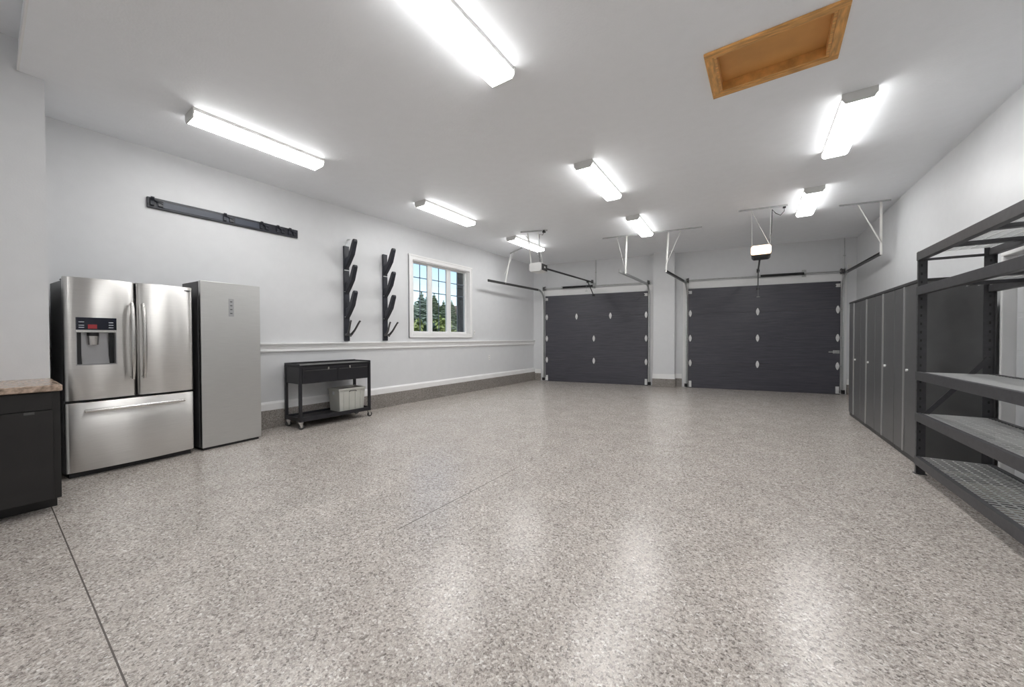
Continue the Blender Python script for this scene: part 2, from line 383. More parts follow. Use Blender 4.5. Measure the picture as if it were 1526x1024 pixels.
for loc, lb in (((.66, 1.95, H), 'added unseen fluorescent ceiling light overhead, right of and outside the picture'),  # unseen lights added for the room's lighting, continuing the visible rows
                ((-1.9, -1.3, H2), 'added unseen fluorescent ceiling light on the higher ceiling behind the viewer, centre'),
                ((.66, -1.3, H2), 'added unseen fluorescent ceiling light on the higher ceiling behind the viewer, right')): dup(L0, loc, 0, lb)

# ------------------------------------------------------------------ attic hatch
t = thing('attic_hatch', 'oak-framed attic access hatch with plain brown panel set in the ceiling', 'hatch', (0, 3.45, H))
m = MB(); m.box(-.415, .425, -.305, -.245, -.018, 0); m.box(-.415, .425, .25, .31, -.018, 0); m.parts('frame', OAK, t, .004, label='long oak trim board')
m = MB(); m.box(-.415, -.355, -.245, .25, -.018, 0); m.box(.365, .425, -.245, .25, -.018, 0); m.parts('frame', OAKB, t, .004, label='short oak trim board')
m = MB(); m.box(-.354, -.336, -.244, .249, -.012, .09); m.box(.346, .364, -.244, .249, -.012, .09); m.box(-.336, .346, -.244, -.226, -.012, .09); m.box(-.336, .346, .231, .249, -.012, .09); m.parts('jamb', OAK, t)
MB().box(-.335, .345, -.225, .23, .06, .08).build('panel', HATCH, t)

# ------------------------------------------------------------------ garage doors
def lens_plate(m, x, z, y0, y1, hw, hh):
    pts = [(x+hw*math.sin(a)*(1 if abs(math.sin(a)) > 0 else 0), z+hh*math.cos(a)) for a in [2*PI*i/14 for i in range(14)]]
    pts = [(x+(px-x)*(1-.35*abs((pz-z)/hh)), pz) for px, pz in pts]
    m.prism(pts, 'y', y0, y1)
def make_door(name, s0, s1, mids, lock):
    c = (s0+s1)/2; D = structE(name, BW(c), TH); hw = (s1-s0)/2; sh = DH/4
    for k in range(4):
        m = MB(); z0, z1 = k*sh+.001, (k+1)*sh-.001
        m.box(-hw, hw, -.065, -.022, z0, z1)
        m.build('door_section', DOORM, D, .0015)
    MB().box(-hw+.001, hw-.001, -.0215, -.019, .002, DH-.002).build('seam_light_block', DOORM, D)  # added backing sheet, blocks outside light leaking through the section seams
    def hinge(x, z):
        m = MB(); lens_plate(m, x, z, -.072, -.0665, .036, .085); m.tube([(x-.03, -.076, z), (x+.03, -.076, z)], .008, 8)
        m.box(x-.012, x+.012, -.078, -.072, z-.05, z-.03); m.box(x-.012, x+.012, -.078, -.072, z+.03, z+.05)
        m.build('hinge', HINGE, D)
    for k, z in enumerate((sh, 2*sh, 3*sh)):
        for x in (-hw+.045, hw-.045): hinge(x, z)
        for x in mids[k]: hinge(x-c, z)
    for x in (-hw+.045, hw-.045):
        s = 1 if x < 0 else -1
        m = MB(); m.box(x-.03, x+.03, -.07, -.0665, .02, .17); m.box(x-.03, x+.03, -.10, -.07, .02, .03); m.box(x-.03-(.0), x-.022, -.10, -.07, .02, .12); m.build('bottom_bracket', HINGE, D)
        m = MB(); m.box(x-.03, x+.035, -.074, -.0665, DH-.13, DH-.06); m.box(x-.045, x+.03, -.12, -.074, DH-.075, DH-.06); m.box(x-.045, x+.03, -.12, -.074, DH-.125, DH-.112)
        m.build('top_bracket', HINGE, D)
    for z in (.1, sh, 2*sh, 3*sh):
        for s in (-1, 1):
            m = MB(); m.tube([(s*(hw-.02), -.08, z), (s*(hw+.035), -.08, z)], .006, 8); m.tube([(s*(hw+.03), -.08, z), (s*(hw+.045), -.08, z)], .02, 10); m.build('roller', GALV, D)
    if lock:
        x = hw-.07; m = MB(); m.box(x-.055, x+.06, -.078, -.0665, .885, .955); m.box(x-.13, x-.05, -.074, -.0665, .905, .93); m.box(x-.02, x+.03, -.09, -.078, .905, .935)
        m.build('slide_lock', GALV, D, .003)
    m = MB(); m.box(-hw, hw, -.07, -.02, .0, .003); m.build('bottom_seal', BLACK, D)
    return D
make_door('door_1', d1[0], d1[1], [[(d1[0]+d1[1])/2]]*2+[[sx(-4.42), sx(-3.51)]], False)
make_door('door_2', d2[0], d2[1], [[sx(-.22)]]*3, True)

# tracks ---------------------------------------------------------------------------------------------
def track(label, s, side, end, zt=2.6, dark=True):
    """side = -1: left of a door, 1: right; end = (x,y) of the horizontal rail's free end"""
    base = BW(s, .08); t = thing('door_track', label, 'track', base, 0, 'garage door tracks')
    L = lambda p: Vector(p)-base
    r = .30; e = Vector((end[0], end[1], zt)); hdir = Vector((e.x-base.x, e.y-base.y, 0)).normalized()
    pts = []
    for k in range(9):
        a = PI/2*k/8; pts.append(L(base+hdir*(r*(1-math.cos(a)))+Vector((0, 0, zt-r+r*math.sin(a)))))
    m = MB()
    def cbar(p, q, up): m.bar(p, q, .052, .008, 0, up); 
    wside = hdir.cross(Vector((0, 0, 1)))
    def chan(P, m):                                                # open C section swept along P
        for p, q in zip(P[:-1], P[1:]):
            d = (q-p).normalized(); nrm = d.cross(wside).normalized()
            m.bar(p, q, .006, .05, 0, nrm)
            for s_ in (-1, 1): m.bar(p+nrm*s_*.025+wside*.010*side, q+nrm*s_*.025+wside*.010*side, .022, .005, 0, nrm)
    m = MB(); chan([Vector((0, 0, .03)), pts[0]], m); m.build('vertical_rail', GALV, t)
    m = MB(); chan(pts, m); m.build('curved_rail', GALV, t)
    m = MB(); chan([pts[-1], L(e)], m); m.build('horizontal_rail', DKTRACK if dark else GALV, t)
    m = MB(); n = nB
    for z in (.12, .55, 1.1, 1.7): m.bar(Vector((0, 0, z))-nB*.01+tB*side*.004, Vector((0, 0, z))-nB*.078+tB*side*.004, .004, .06)
    m.bar(Vector((0, 0, 2.1))-nB*.03+tB*side*.006, Vector((0, 0, 2.28))-nB*.03+tB*side*.006, .004, .08, 0, nB)
    m.parts('wall_bracket', GALV, t)
    m = MB(); m.box(-.03, .03, -.05, .01, .02, .10); m.build('safety_sensor', BLACK, t)
    return t
track('galvanised track at the left side of the left garage door, running along the window wall', d1[0]-.045, -1, (-5.43, 6.82))
track('galvanised track at the right side of the left garage door, light coloured rail', d1[1]+.045, 1, (-2.50, 7.43), 2.6, False)
track('galvanised track at the left side of the right garage door, dark rail beside the pier', d2[0]-.045, -1, (-1.74, 7.98))
track('track at the right side of the right garage door, above the grey lockers', d2[1]+.045, 1, (1.50, 8.39))

# ceiling hangers of the tracks ----------------------------------------------------------------------
def angle_strip(m, p, q, wd=.035):
    m.bar(p, q, wd, .004); a = Vector((0, 0, -1)); d = (Vector(q)-Vector(p)).normalized(); sd_ = d.cross(Vector((0, 0, 1)))
    m.bar(Vector(p)+sd_*wd/2-Vector((0, 0, .012)), Vector(q)+sd_*wd/2-Vector((0, 0, .012)), .004, .028)
def hanger(label, p, q, posts):
    base = Vector(((p[0]+q[0])/2, (p[1]+q[1])/2, H)); t = thing('track_hanger', label, 'bracket', base, 0, 'track hangers on the ceiling')
    L = lambda a: Vector(a)-base
    m = MB(); angle_strip(m, L((p[0], p[1], H-.003)), L((q[0], q[1], H-.003))); m.build('ceiling_angle', GALV, t)
    for (a, b, br) in posts:
        m = MB(); m.bar(L(a), L(b), .03, .004); m.bar(L(a)+Vector((.013, .0, 0)), L(b)+Vector((.013, .0, 0)), .004, .03); m.build('post', WHSTEEL, t)
        m = MB(); m.bar(L(br[0]), L(br[1]), .024, .005); m.build('brace', WHSTEEL, t)
hanger('faint grey hanger by the window wall holding the left end track', (-5.33, 7.62), (-4.75, 7.30),
       [((-5.34, 7.62, H-.02), (-5.425, 7.50, 2.6), ((-5.15, 7.52, H-.02), (-5.42, 7.50, 2.85)))])
hanger('long hanger over the pier carrying two track ends', (-2.93, 7.64), (-1.06, 7.95),
       [((-2.44, 7.70, H-.02), (-2.475, 7.72, 2.58), ((-2.63, 7.69, H-.02), (-2.475, 7.71, 2.68))),
        ((-1.68, 7.95, H-.02), (-1.735, 7.99, 2.58), ((-1.44, 7.96, H-.02), (-1.72, 7.98, 2.72)))])
hanger('triangular hanger in the right corner holding the track above the lockers', (.93, 7.98), (1.55, 8.1),
       [((1.44, 8.08, H-.02), (1.475, 8.25, 2.56), ((1.17, 8.05, H-.02), (1.465, 8.2, 2.74)))])

# torsion shafts -------------------------------------------------------------------------------------
def shaft(label, s0, s1, z, sp, zc=None, mid=None):
    base = BW((s0+s1)/2, .10, z); t = thing('torsion_shaft', label, 'shaft', base, TH, 'torsion shafts above the garage doors'); hw = (s1-s0)/2; c = (s0+s1)/2
    MB().tube([(-hw-.08, 0, 0), (hw+.08, 0, 0)], .0135, 10).build('shaft', GALV, t)
    m = MB(); a, b = sp[0]-c, sp[1]-c; n = int((b-a)/.009)
    m.tube([(a, 0, 0), (b, 0, 0)], .026, 14)
    for k in range(n):
        x = a+(b-a)*k/n; m.tube([(x, 0, 0), (x+.005, 0, 0)], .029, 12, cap=False)
    m.build('spring', DARK, t)
    m = MB(); m.tube([(a-.05, 0, 0), (a, 0, 0)], .034, 12); m.build('winding_cone', GALV, t)
    for s in (-1, 1):
        m = MB(); m.tube([(s*(hw-.0), 0, 0), (s*(hw+.045), 0, 0)], [.055, .045], 16); m.tube([(s*(hw-.012), 0, 0), (s*(hw), 0, 0)], .062, 16); m.build('cable_drum', DKTRACK, t)
        m = MB(); m.box(s*(hw+.06)-.003, s*(hw+.06)+.003, -.03, .082, -.06, .06); m.build('end_bearing_plate', GALV, t)
        MB().tube([(s*(hw-.0), -.045 if s > 0 else -.045, 0), (s*(hw-.01), -.02, -z+.12)], .0018, 5).build('cable', DKTRACK, t)
    m = MB(); m.box(b-.003+.02, b+.003+.02, -.02, .082, -.05, .05); m.box(b-.02, b+.06, .07, .082, -.07, .09); m.build('centre_bearing_plate', GALV, t)
shaft('torsion shaft with dark spring above the left garage door', d1[0]-.0, d1[1]+.0, 2.665, (sx(-4.80), sx(-3.97)))
shaft('torsion shaft with dark spring above the right garage door', d2[0]-.0, d2[1]+.0, 2.655, (sx(-.18), sx(.62)))

# conduits on the back wall --------------------------------------------------------------------------
for x, z0, lb in ((-3.90, 2.70, 'thin vertical steel angle on wall over the left garage door'), (1.335, 2.62, 'thin vertical pipe from ceiling to the right end of the torsion shaft')):
    b = BW(sx(x), .012); t = thing('conduit_pipe', lb, 'pipe', (b.x, b.y, z0), TH)
    MB().tube([(0, 0, 0), (0, 0, H-z0-.003)], .0095, 8).build('pipe', GALV, t)
    m = MB(); m.box(-.022, .022, -.012, .011, (H-z0)*.5-.008, (H-z0)*.5+.008); m.build('strap', GALV, t)
def plate(label, loc, rz, name='wall_outlet', cat='outlet', w_=.07, h_=.115, kind='duplex'):
    t = thing(name, label, cat, loc, rz)
    MB().box(-w_/2, w_/2, -.006, 0, -h_/2, h_/2).build('cover_plate', TRIM, t, .0015)
    m = MB()
    if kind == 'duplex':
        for z in (-.025, .025): m.box(-.017, .017, -.009, -.006, z-.014, z+.014)
        m.parts('socket', WHSTEEL, t)
        m = MB()
        for z in (-.025, .025):
            for x in (-.006, .006): m.box(x-.0012, x+.0012, -.0095, -.009, z-.004, z+.006)
        m.parts('slot', BLACK, t)
    elif kind == 'switch':
        m.box(-.012, .012, -.012, -.006, -.025, .025); m.build('rocker', WHSTEEL, t)
    else:
        m.box(-w_/2+.008, w_/2-.008, -.035, -.006, -h_/2+.008, h_/2-.008); m.build('cover', WHSTEEL, t)
plate('small white outlet low on the window wall under the chair rail', (XL+.0005, 7.2, .76), PI/2)
plate('small white switch plate at the window lower right corner', (XL+.0005, 6.64, 1.38), PI/2, 'wall_switch', 'switch', .05, .09, 'switch')
b = BW(sx(1.42), .001, 2.76); plate('small white box high in the far right corner', (b.x, b.y, b.z), TH, 'wall_box', 'box', .075, .09, 'box')

# ------------------------------------------------------------------ garage door openers
def opener(label, loc, rz, lit, strip, posts, braces, rail_end, arm_end, motor, cord):
    base = Vector(loc); t = thing('door_opener', label, 'garage door opener', base, 0, None)
    L = lambda a: Vector(a)-base
    x0, x1, y0, y1, z0, z1 = motor; R = Matrix.Rotation(rz, 4, 'Z')
    m = MB()
    prof = [(x0, z0+.03), (x0+.03, z0), (x1-.03, z0), (x1, z0+.03), (x1, z1-.02), (x1-.02, z1), (x0+.02, z1), (x0, z1-.02)]
    m.prism([(a, b_) for a, b_ in prof], 'y', y0, y1)
    m.v = [tuple(R @ Vector(v)) for v in m.v]; mo = m.build('motor_housing', OPENER if not lit else DKTRACK, t, .006)
    if lit:
        m = MB(); m.prism([(x0-.004, z0+.055), (x0+.02, z0+.025), (x1-.02, z0+.025), (x1+.004, z0+.055), (x1+.004, z1-.04), (x1-.02, z1-.01), (x0+.02, z1-.01), (x0-.004, z1-.04)], 'y', y0-.055, y0-.001)
        m.v = [tuple(R @ Vector(v)) for v in m.v]; m.build('light_lens', GLOW, t, .012, 3, label='lens glowing warm orange-white')
        m = MB(); m.prism([(x0+.01, z0+.015), (x1-.01, z0+.015), (x1-.01, z0+.03), (x0+.01, z0+.03)], 'y', y0-.05, y0); m.v = [tuple(R @ Vector(v)) for v in m.v]; m.build('lens_rim', DARK, t)
    else:
        m = MB(); m.prism([(y0+.02, z0+.02), (y1-.02, z0+.02), (y1-.02, z1-.02), (y0+.02, z1-.02)], 'x', x1+.0005, x1+.012); m.v = [tuple(R @ Vector(v)) for v in m.v]; m.build('control_panel', BLACK, t, .004)
        m = MB(); m.box(x1+.0125, x1+.015, (y0+y1)/2-.03, (y0+y1)/2+.03, (z0+z1)/2-.015, (z0+z1)/2+.02); m.v = [tuple(R @ Vector(v)) for v in m.v]; m.build('button_plate', OPENER, t)
    m = MB(); angle_strip(m, L((*strip[0], H-.003)), L((*strip[1], H-.003))); m.build('ceiling_angle', GALV, t)
    for a, b_ in posts: MB().bar(L(a), L(b_), .03, .005).build('hanger_strap', WHSTEEL, t)
    for a, b_ in braces: MB().bar(L(a), L(b_), .024, .005).build('brace', WHSTEEL if lit else GALV, t)
    st = R @ Vector(((x0+x1)/2, y1, z1-.045)); re = L(rail_end)
    m = MB(); m.bar(st, re, .028, .034); m.build('drive_rail', DARK, t, .003)
    m = MB(); m.bar(re+Vector((0, 0, -.03)), re+Vector((0, 0, .06)), .05, .05); m.build('header_bracket', DKTRACK, t)
    d = (re-st).normalized(); tr = re-d*.33
    m = MB(); m.bar(tr+Vector((0, 0, -.01)), tr+Vector((0, 0, -.05)), .06, .05); ae = L(arm_end); m.tube([tr+Vector((0, 0, -.04)), (tr+ae)/2+Vector((0, 0, .0)), ae], .012, 8); m.box(ae.x-.03, ae.x+.03, ae.y-.02, ae.y+.02, ae.z-.02, ae.z+.02)
    m.build('door_arm', DARK, t)
    cp = tr-d*.10
    m = MB(); m.tube([cp, cp+Vector((0, 0, -cord))], .0025, 6); m.tube([cp+Vector((-.03, 0, -cord)), cp+Vector((.03, 0, -cord))], .007, 8); m.build('release_cord', GALV, t)
    return t
e1 = BW(sx(-3.99), .07, 2.77); a1 = BW(sx(-3.95), .08, 2.40)
opener('white opener motor with dark control end hanging before the left garage door', (-3.86, 6.50, 2.67), .06, False,
       ((-4.10, 6.22), (-3.60, 6.42)), [((-4.01, 6.34, H-.02), (-3.99, 6.44, 2.74)), ((-3.82, 6.42, H-.02), (-3.76, 6.50, 2.74))],
       [((-4.15, 6.50, H-.02), (-3.77, 6.50, 2.80))], e1, a1, (-.135, .135, -.14, .14, -.09, .08), .28)
e2 = BW(sx(-.22), .07, 2.77); a2 = BW(sx(-.22), .08, 2.36)
t = opener('opener with glowing warm lens hanging before the right garage door', (-.11, 7.42, 2.67), .02, True,
       ((-.43, 7.33), (.24, 7.44)), [((-.24, 7.36, H-.02), (-.235, 7.4, 2.74)), ((.02, 7.4, H-.02), (.015, 7.42, 2.74))],
       [((-.24, 7.36, H-.04), (.0, 7.41, 2.78))], e2, a2, (-.135, .135, -.07, .25, -.10, .09), .62)
m = MB(); base = Vector((-.11, 7.42, 2.67)); m.tube([Vector((.20, 7.43, H-.03))-base, Vector((.20, 7.43, H-.10))-base, Vector((.15, 7.42, H-.16))-base, Vector((.09, 7.42, H-.12))-base, Vector((.04, 7.41, H-.05))-base, Vector((.03, 7.41, 2.95))-base, Vector((.0, 7.41, 2.80))-base, Vector((-.03, 7.42, 2.76))-base], .005, 6)
m.box(.29, .33, .0, .04, H-2.67-.05, H-2.67-.003); m.build('power_cord', DARK, t)
m = MB(); base = Vector((-3.86, 6.50, 2.67)); m.tube([Vector((-3.66, 6.40, H-.02))-base, Vector((-3.70, 6.40, H-.09))-base, Vector((-3.78, 6.41, H-.06))-base, Vector((-3.80, 6.42, H-.3))-base, Vector((-3.80, 6.46, 2.78))-base], .005, 6)
m.box(.17, .22, -.13, -.08, H-2.67-.05, H-2.67-.003)
m.build('power_cord', DARK, [o for o in C.collection.objects if o.name == 'door_opener'][0])

# ------------------------------------------------------------------ refrigerators
FZ = math.atan2(1, -.0863)                                        # local -y faces the room
def fr(y): return Vector((-5.085-.0863*(y-1), y, 0))
def bowdoor(m, x0, x1, z0, z1, bow, yb, hole=None, r=.022, n=14, mi=0):
    """door slab: front face bowed towards -y, back at yb; optional rectangular hole (hx0,hx1,hz0,hz1)"""
    xs = [x0, x0+r*.15, x0+r*.5, x0+r]+[x0+r+(x1-x0-2*r)*k/n for k in range(1, n)]+[x1-r, x1-r*.5, x1-r*.15, x1]
    zs = [z0, z0+.004, z1-.004, z1]
    if hole:
        xs = [x for x in xs if min(abs(x-hole[0]), abs(x-hole[1])) > .008]+[hole[0], hole[1]]; zs = zs[:2]+[hole[2], hole[3]]+zs[2:]
    xs.sort(); c = (x0+x1)/2; hw = (x1-x0)/2
    def y(x, z):
        e_ = max(0, abs(x-c)-(hw-r))/r; yy = -bow*(1-((x-c)/hw)**2)+r*(1-math.sqrt(max(0, 1-e_*e_)))
        return yy+(.003 if z in (z0, z1) else 0)
    nx, nz = len(xs), len(zs); vs = [(x, y(x, z), z) for z in zs for x in xs]; fs = []
    for j in range(nz-1):
        for i in range(nx-1):
            if hole and hole[0]-1e-6 <= xs[i] < hole[1]-1e-6 and hole[2]-1e-6 <= zs[j] < hole[3]-1e-6: continue
            fs.append((j*nx+i, j*nx+i+1, (j+1)*nx+i+1, (j+1)*nx+i))
    m.add(vs, fs, mi, True)
    A = [(x, y(x, z0), z0) for x in xs]+[(x, yb, z0) for x in xs]; m.add(A, [(i, i+nx, i+nx+1, i+1) for i in range(nx-1)], mi)
    A = [(x, y(x, z1), z1) for x in xs]+[(x, yb, z1) for x in xs]; m.add(A, [(i, i+1, i+nx+1, i+nx) for i in range(nx-1)], mi)
    for x, sgn in ((x0, 1), (x1, -1)):
        m.add([(x, y(x, z0), z0), (x, yb, z0), (x, yb, z1), (x, y(x, z1), z1)], [(0, 1, 2, 3)], mi)
    if not hole: m.add([(x0, yb, z0), (x1, yb, z0), (x1, yb, z1), (x0, yb, z1)], [(0, 1, 2, 3)], mi)
    return m
b = fr(.862); t = thing('refrigerator', 'wide stainless steel french-door refrigerator with ice and water dispenser', 'refrigerator', b, FZ-PI+PI)
t.rotation_euler.z = FZ
# local x axis = along the front (world +y); local y axis = towards the wall
MB().box(-.445, .445, .075, .51, .035, 1.765).build('body', FRSIDE, t, .006)
m = MB(); m.box(-.43, .43, .05, .48, 0.0, .035); m.build('base_grille', BLACK, t)
dl = bowdoor(MB(), -.45, -.004, .695, 1.79, .028, .07, (-.388, -.137, 1.005, 1.435)).build('door', STEEL, t)
dr = bowdoor(MB(), .008, .45, .695, 1.79, .028, .07).build('door', STEEL, t)
dd = bowdoor(MB(), -.45, .45, .055, .672, .034, .07).build('freezer_drawer', STEEL, t)
m = MB()
for s in (-1, 1): m.box(s*.40-.045, s*.40+.045, .075, .17, 1.766, 1.782)
m.parts('hinge_cover', FRSIDE, t, .006)
m = MB(); m.box(-.440, .440, .06, .076, .04, 1.785); m.build('gasket', BLACK, t)
def rod(pts, r, parent, name='handle', mat=CHROME): return MB().tube(pts, r, 12).build(name, mat, parent)
for x, par in ((-.038, dl), (.042, dr)):
    n = 12; P = [(x, -.056-.03*math.sin(PI*k/n)-.004, .86+.73*k/n) for k in range(n+1)]
    o = rod(P, [.012]+[.0165]*(n-1)+[.012], par)
    m = MB(); m.tube([(x, -.02, .875), (x, -.064, .875)], .012, 10); m.tube([(x, -.02, 1.575), (x, -.064, 1.575)], .012, 10); m.parts('handle_mount', CHROME, par)
n = 14; P = [(-.35+.70*k/n, -.058-.022*math.sin(PI*k/n), .598) for k in range(n+1)]
rod(P, [.014]+[.017]*(n-1)+[.014], dd)
m = MB(); m.tube([(-.335, -.02, .598), (-.335, -.068, .598)], .013, 10); m.tube([(.335, -.02, .598), (.335, -.068, .598)], .013, 10); m.parts('handle_mount', CHROME, dd)
# dispenser
hx0_, hx1_, hz0_, hz1_ = -.388, -.137, 1.005, 1.435
disp = MB()
disp.box(hx0_, hx1_, .056, .066, hz0_, 1.305)                      # back of the recess
disp.box(hx0_, hx0_+.006, -.014, .056, hz0_, 1.305); disp.box(hx1_-.006, hx1_, -.026, .056, hz0_, 1.305); disp.box(hx0_, hx1_, -.020, .056, hz0_, hz0_+.008)
disp.prism([(hx0_+.045, hz0_+.01), (hx1_-.035, hz0_+.01), (hx1_-.055, 1.30), (hx0_+.03, 1.30)], 'y', .035, .055)
disp = disp.build('dispenser', PANELGREY, dl)
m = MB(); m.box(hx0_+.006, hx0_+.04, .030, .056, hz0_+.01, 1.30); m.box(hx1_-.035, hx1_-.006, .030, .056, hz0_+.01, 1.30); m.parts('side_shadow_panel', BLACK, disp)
m = MB(); m.box(hx0_, hx1_, -.029, .03, 1.325, hz1_); m.build('display', BLKGLASS, disp)
m = MB(); m.box(hx0_, hx1_, -.0295, .056, 1.303, 1.324); m.build('trim_strip', CHROME, disp)
m = MB(); m.tube([(-.278, .02, 1.19), (-.278, .018, 1.27)], [.034, .038], 16); m.build('lever', CHROME, disp)
m = MB(); m.tube([(-.278, .02, 1.27), (-.278, .02, 1.30)], .038, 16); m.build('nozzle', BLACK, disp)
m = MB(); m.box(-.318, -.262, -.0303, -.029, 1.335, 1.373); m.build('red_readout', RED, disp)
m = MB()
for z in (1.343, 1.362, 1.392):
    m.box(-.373, -.340, -.0303, -.029, z, z+.006)
for z in (1.343, 1.366, 1.389): m.box(-.188, -.158, -.0303, -.029, z, z+.007)
m.build('button_marks', ICON, disp)
m = MB()
for k in range(7): m.box(.355+k*.0105, .355+k*.0105+.0075, -.0165, -.010, 1.748, 1.758)
m.build('maker_badge', FRSIDE, dr, label='tiny dark badge at the door top corner')

b = fr(1.676); t = thing('refrigerator', 'tall narrow grey steel single-door refrigerator with no handle', 'refrigerator', b, FZ)
MB().box(-.30, .30, .068, .465, .03, 1.88).build('body', FRSIDE, t, .004)
MB().box(-.292, .292, .050, .068, .035, 1.875).build('gasket', BLACK, t)
m = MB(); m.box(-.28, .28, .03, .45, 0, .03); m.build('base', BLACK, t)
d_ = MB().box(-.30, .30, 0, .05, .03, 1.885).build('door', STEEL2, t, .004)
m = MB(); m.box(-.035, .018, -.0015, 0, 1.50, 1.705); m.build('display', PANELGREY, d_)
m = MB()
for z in (1.53, 1.575, 1.62, 1.665): m.box(-.02, .003, -.0022, -.0015, z, z+.012)
m.build('display_marks', FRSIDE, d_)

# ------------------------------------------------------------------ base cabinets and counter
def base_cabinet(label, y0, y1):
    t = thing('base_cabinet', label, 'cabinet', (-4.17, (y0+y1)/2, 0), PI/2, 'black base cabinets'); hw = (y1-y0)/2-.0015
    MB().box(-hw, hw, .02, .745, .10, .872).build('body', CABBLK, t, .002)
    MB().box(-hw, hw-.01, .18, .745, 0, .10).build('toe_kick', CABBLK, t)
    dw = MB().box(-hw+.004, hw-.035, 0, .02, .745, .865).build('drawer', CABBLK, t, .002)
    dn = MB().box(-hw+.004, hw-.035, 0, .02, .105, .738).build('door', CABBLK, t, .002)
    m = MB(); m.tube([(-.08, -.025, .81), (.055, -.025, .81)], .006, 8)
    for x in (-.06, .035): m.tube([(x, 0, .81), (x, -.025, .81)], .005, 8)
    m.build('handle', CHROME, dw)
    MB().box(hw-.16, hw-.115, -.008, 0, .72, .736).build('finger_pull', DKTRACK, dn)
    return t
base_cabinet('black base cabinet with drawer over a door, beside the french-door refrigerator', -.31, .32)
base_cabinet('black base cabinet farther left, outside the picture', -.94, -.31)
t = MB().prism([(-4.915, -.96), (-4.14, -.96), (-4.13, -.94), (-4.13, .31), (-4.145, .328), (-4.915, .328)], 'z', .873, .918).build('countertop', STONE, None, .008, 3)
tag(t, 'brown speckled stone countertop with rounded edge on the black base cabinet', 'countertop')

# ------------------------------------------------------------------ wall rail and ski racks
t = thing('wall_rail', 'long horizontal black plastic storage rail high on the left wall', 'wall rack', (XL, 1.87, 2.71))
MB().box(.0, .030, -.80, .80, .0, .118).build('rail', PLAS, t, .006)
m = MB(); m.box(.030, .036, -.72, -.02, .02, .09); m.build('slide_panel', PLASL, t, .003, label='blue-grey sliding panel'); 
m = MB(); m.box(.030, .036, .02, .30, .02, .09); m.build('slide_panel', PLASL, t, .003, label='shorter blue-grey sliding panel')
for y in (-.72, -.05, .36, .56, .72):
    m = MB(); m.prism([(.036, .02), (.06, .03), (.05, .075), (.075, .10), (.065, .118), (.036, .10)], 'y', y-.055, y-.025)
    m.prism([(.036, .02), (.055, .03), (.05, .08), (.036, .09)], 'y', y+.01, y+.05)
    m.tube([(.045, y-.05, .105), (.05, y+.05, .055)], .009, 8); m.build('folded_hook', PLAS, t)
def skirack(label, y, zs):
    t = thing('ski_rack', label, 'ski rack', (XL, y, 1.20), 0, 'vertical ski racks')
    MB().box(0, .038, -.045, .045, 0, 1.55).build('upright', PLAS, t, .006)
    m = MB()
    for z in (.39, .80, 1.15): m.box(.0381, .039, -.045, .045, z, z+.008)
    m.build('joint_line', WIRE, t)
    for z in zs[:3]:
        z -= 1.20
        m = MB(); pr_ = [(.035, z-.16), (.035, z+.02), (.12, z+.045), (.235, z+.275), (.262, z+.30), (.292, z+.295), (.300, z+.262), (.225, z+.06), (.12, z-.07)]
        m.prism(pr_, 'y', -.034, .034); m.build('arm', PLAS, t, .012, 3)
    z = zs[3]-1.20
    for s in (-1, 1):
        m = MB(); m.tube([(.035, s*.02, z+.02), (.10, s*.035, z+.03), (.17, s*.05, z+.10), (.235, s*.07, z+.20), (.27, s*.078, z+.245), (.285, s*.08, z+.235)], [.022, .020, .016, .015, .014, .009], 8); m.build('prong', DKTRACK, t)
    m = MB(); m.tube([(.10, -.035, z+.03), (.14, 0, z+.0), (.10, .035, z+.03)], .012, 8); m.build('prong_web', DKTRACK, t)
    if y < 4:
        m = MB(); m.prism([(.0, 1.50), (.005, 1.60), (.05, 1.66), (.12, 1.655), (.115, 1.645), (.05, 1.645), (.012, 1.595), (.012, 1.50)], 'y', -.0, .03); m.build('clear_tag', BUMPER, t, label='scrap of clear plastic wrap')
    return t
skirack('left black vertical rack with upswept arms, plastic wrap at its top', 3.425, (2.53, 2.12, 1.71, 1.28))
skirack('right black vertical rack with upswept arms, next to the window', 4.165, (2.53, 2.12, 1.71, 1.28))

# ------------------------------------------------------------------ tool cart and bin
t = thing('tool_cart', 'black rolling tool cart with drawer box, open lower tray and casters', 'cart', (-5.41, 2.985, 0), PI/2)
# local x along the wall (world +y), local -y = front (world +x)
MB().box(-.535, .535, -.205, .205, .62, .845).build('drawer_box', CART, t, .004)
m = MB(); m.box(-.545, .545, -.215, .21, .855, .872); m.box(-.545, .545, -.215, -.205, .84, .872); m.box(-.545, -.535, -.215, .21, .84, .895); m.box(.535, .545, -.215, .21, .84, .895); m.box(-.545, .545, .2, .21, .84, .9); m.build('top', CART, t, .003)
MB().box(-.53, .53, -.2, .198, .8725, .876).build('top_mat', CARTTOP, t)
for k, (a, b_) in enumerate(((-.50, -.004), (.004, .50))):
    d_ = MB().box(a, b_, -.212, -.2055, .63, .80).build('drawer', CART, t, .002)
    MB().box(a+.02, b_-.02, -.220, -.2125, .795, .803).build('drawer_lip', DKTRACK, d_)
m = MB(); m.box(-.50, .50, -.212, -.2055, .808, .84); m.build('front_lid', CART, t, .002)
for x in (-.14, .19):
    MB().box(x-.011, x+.011, -.222, -.2125, .80, .835).build('latch', CHROME, t, .002)
for x in (-.525, .525):
    for y in (-.20, .20):
        MB().box(x-.018, x+.018, y-.018, y+.018, .10, .86).build('leg', CART, t, .002)
m = MB(); m.box(-.52, .52, -.2, .2, .125, .135); m.box(-.54, .54, -.215, -.205, .105, .16); m.box(-.54, .54, .205, .215, .105, .16); m.box(-.54, -.53, -.205, .205, .105, .16); m.box(.53, .54, -.205, .205, .105, .16)
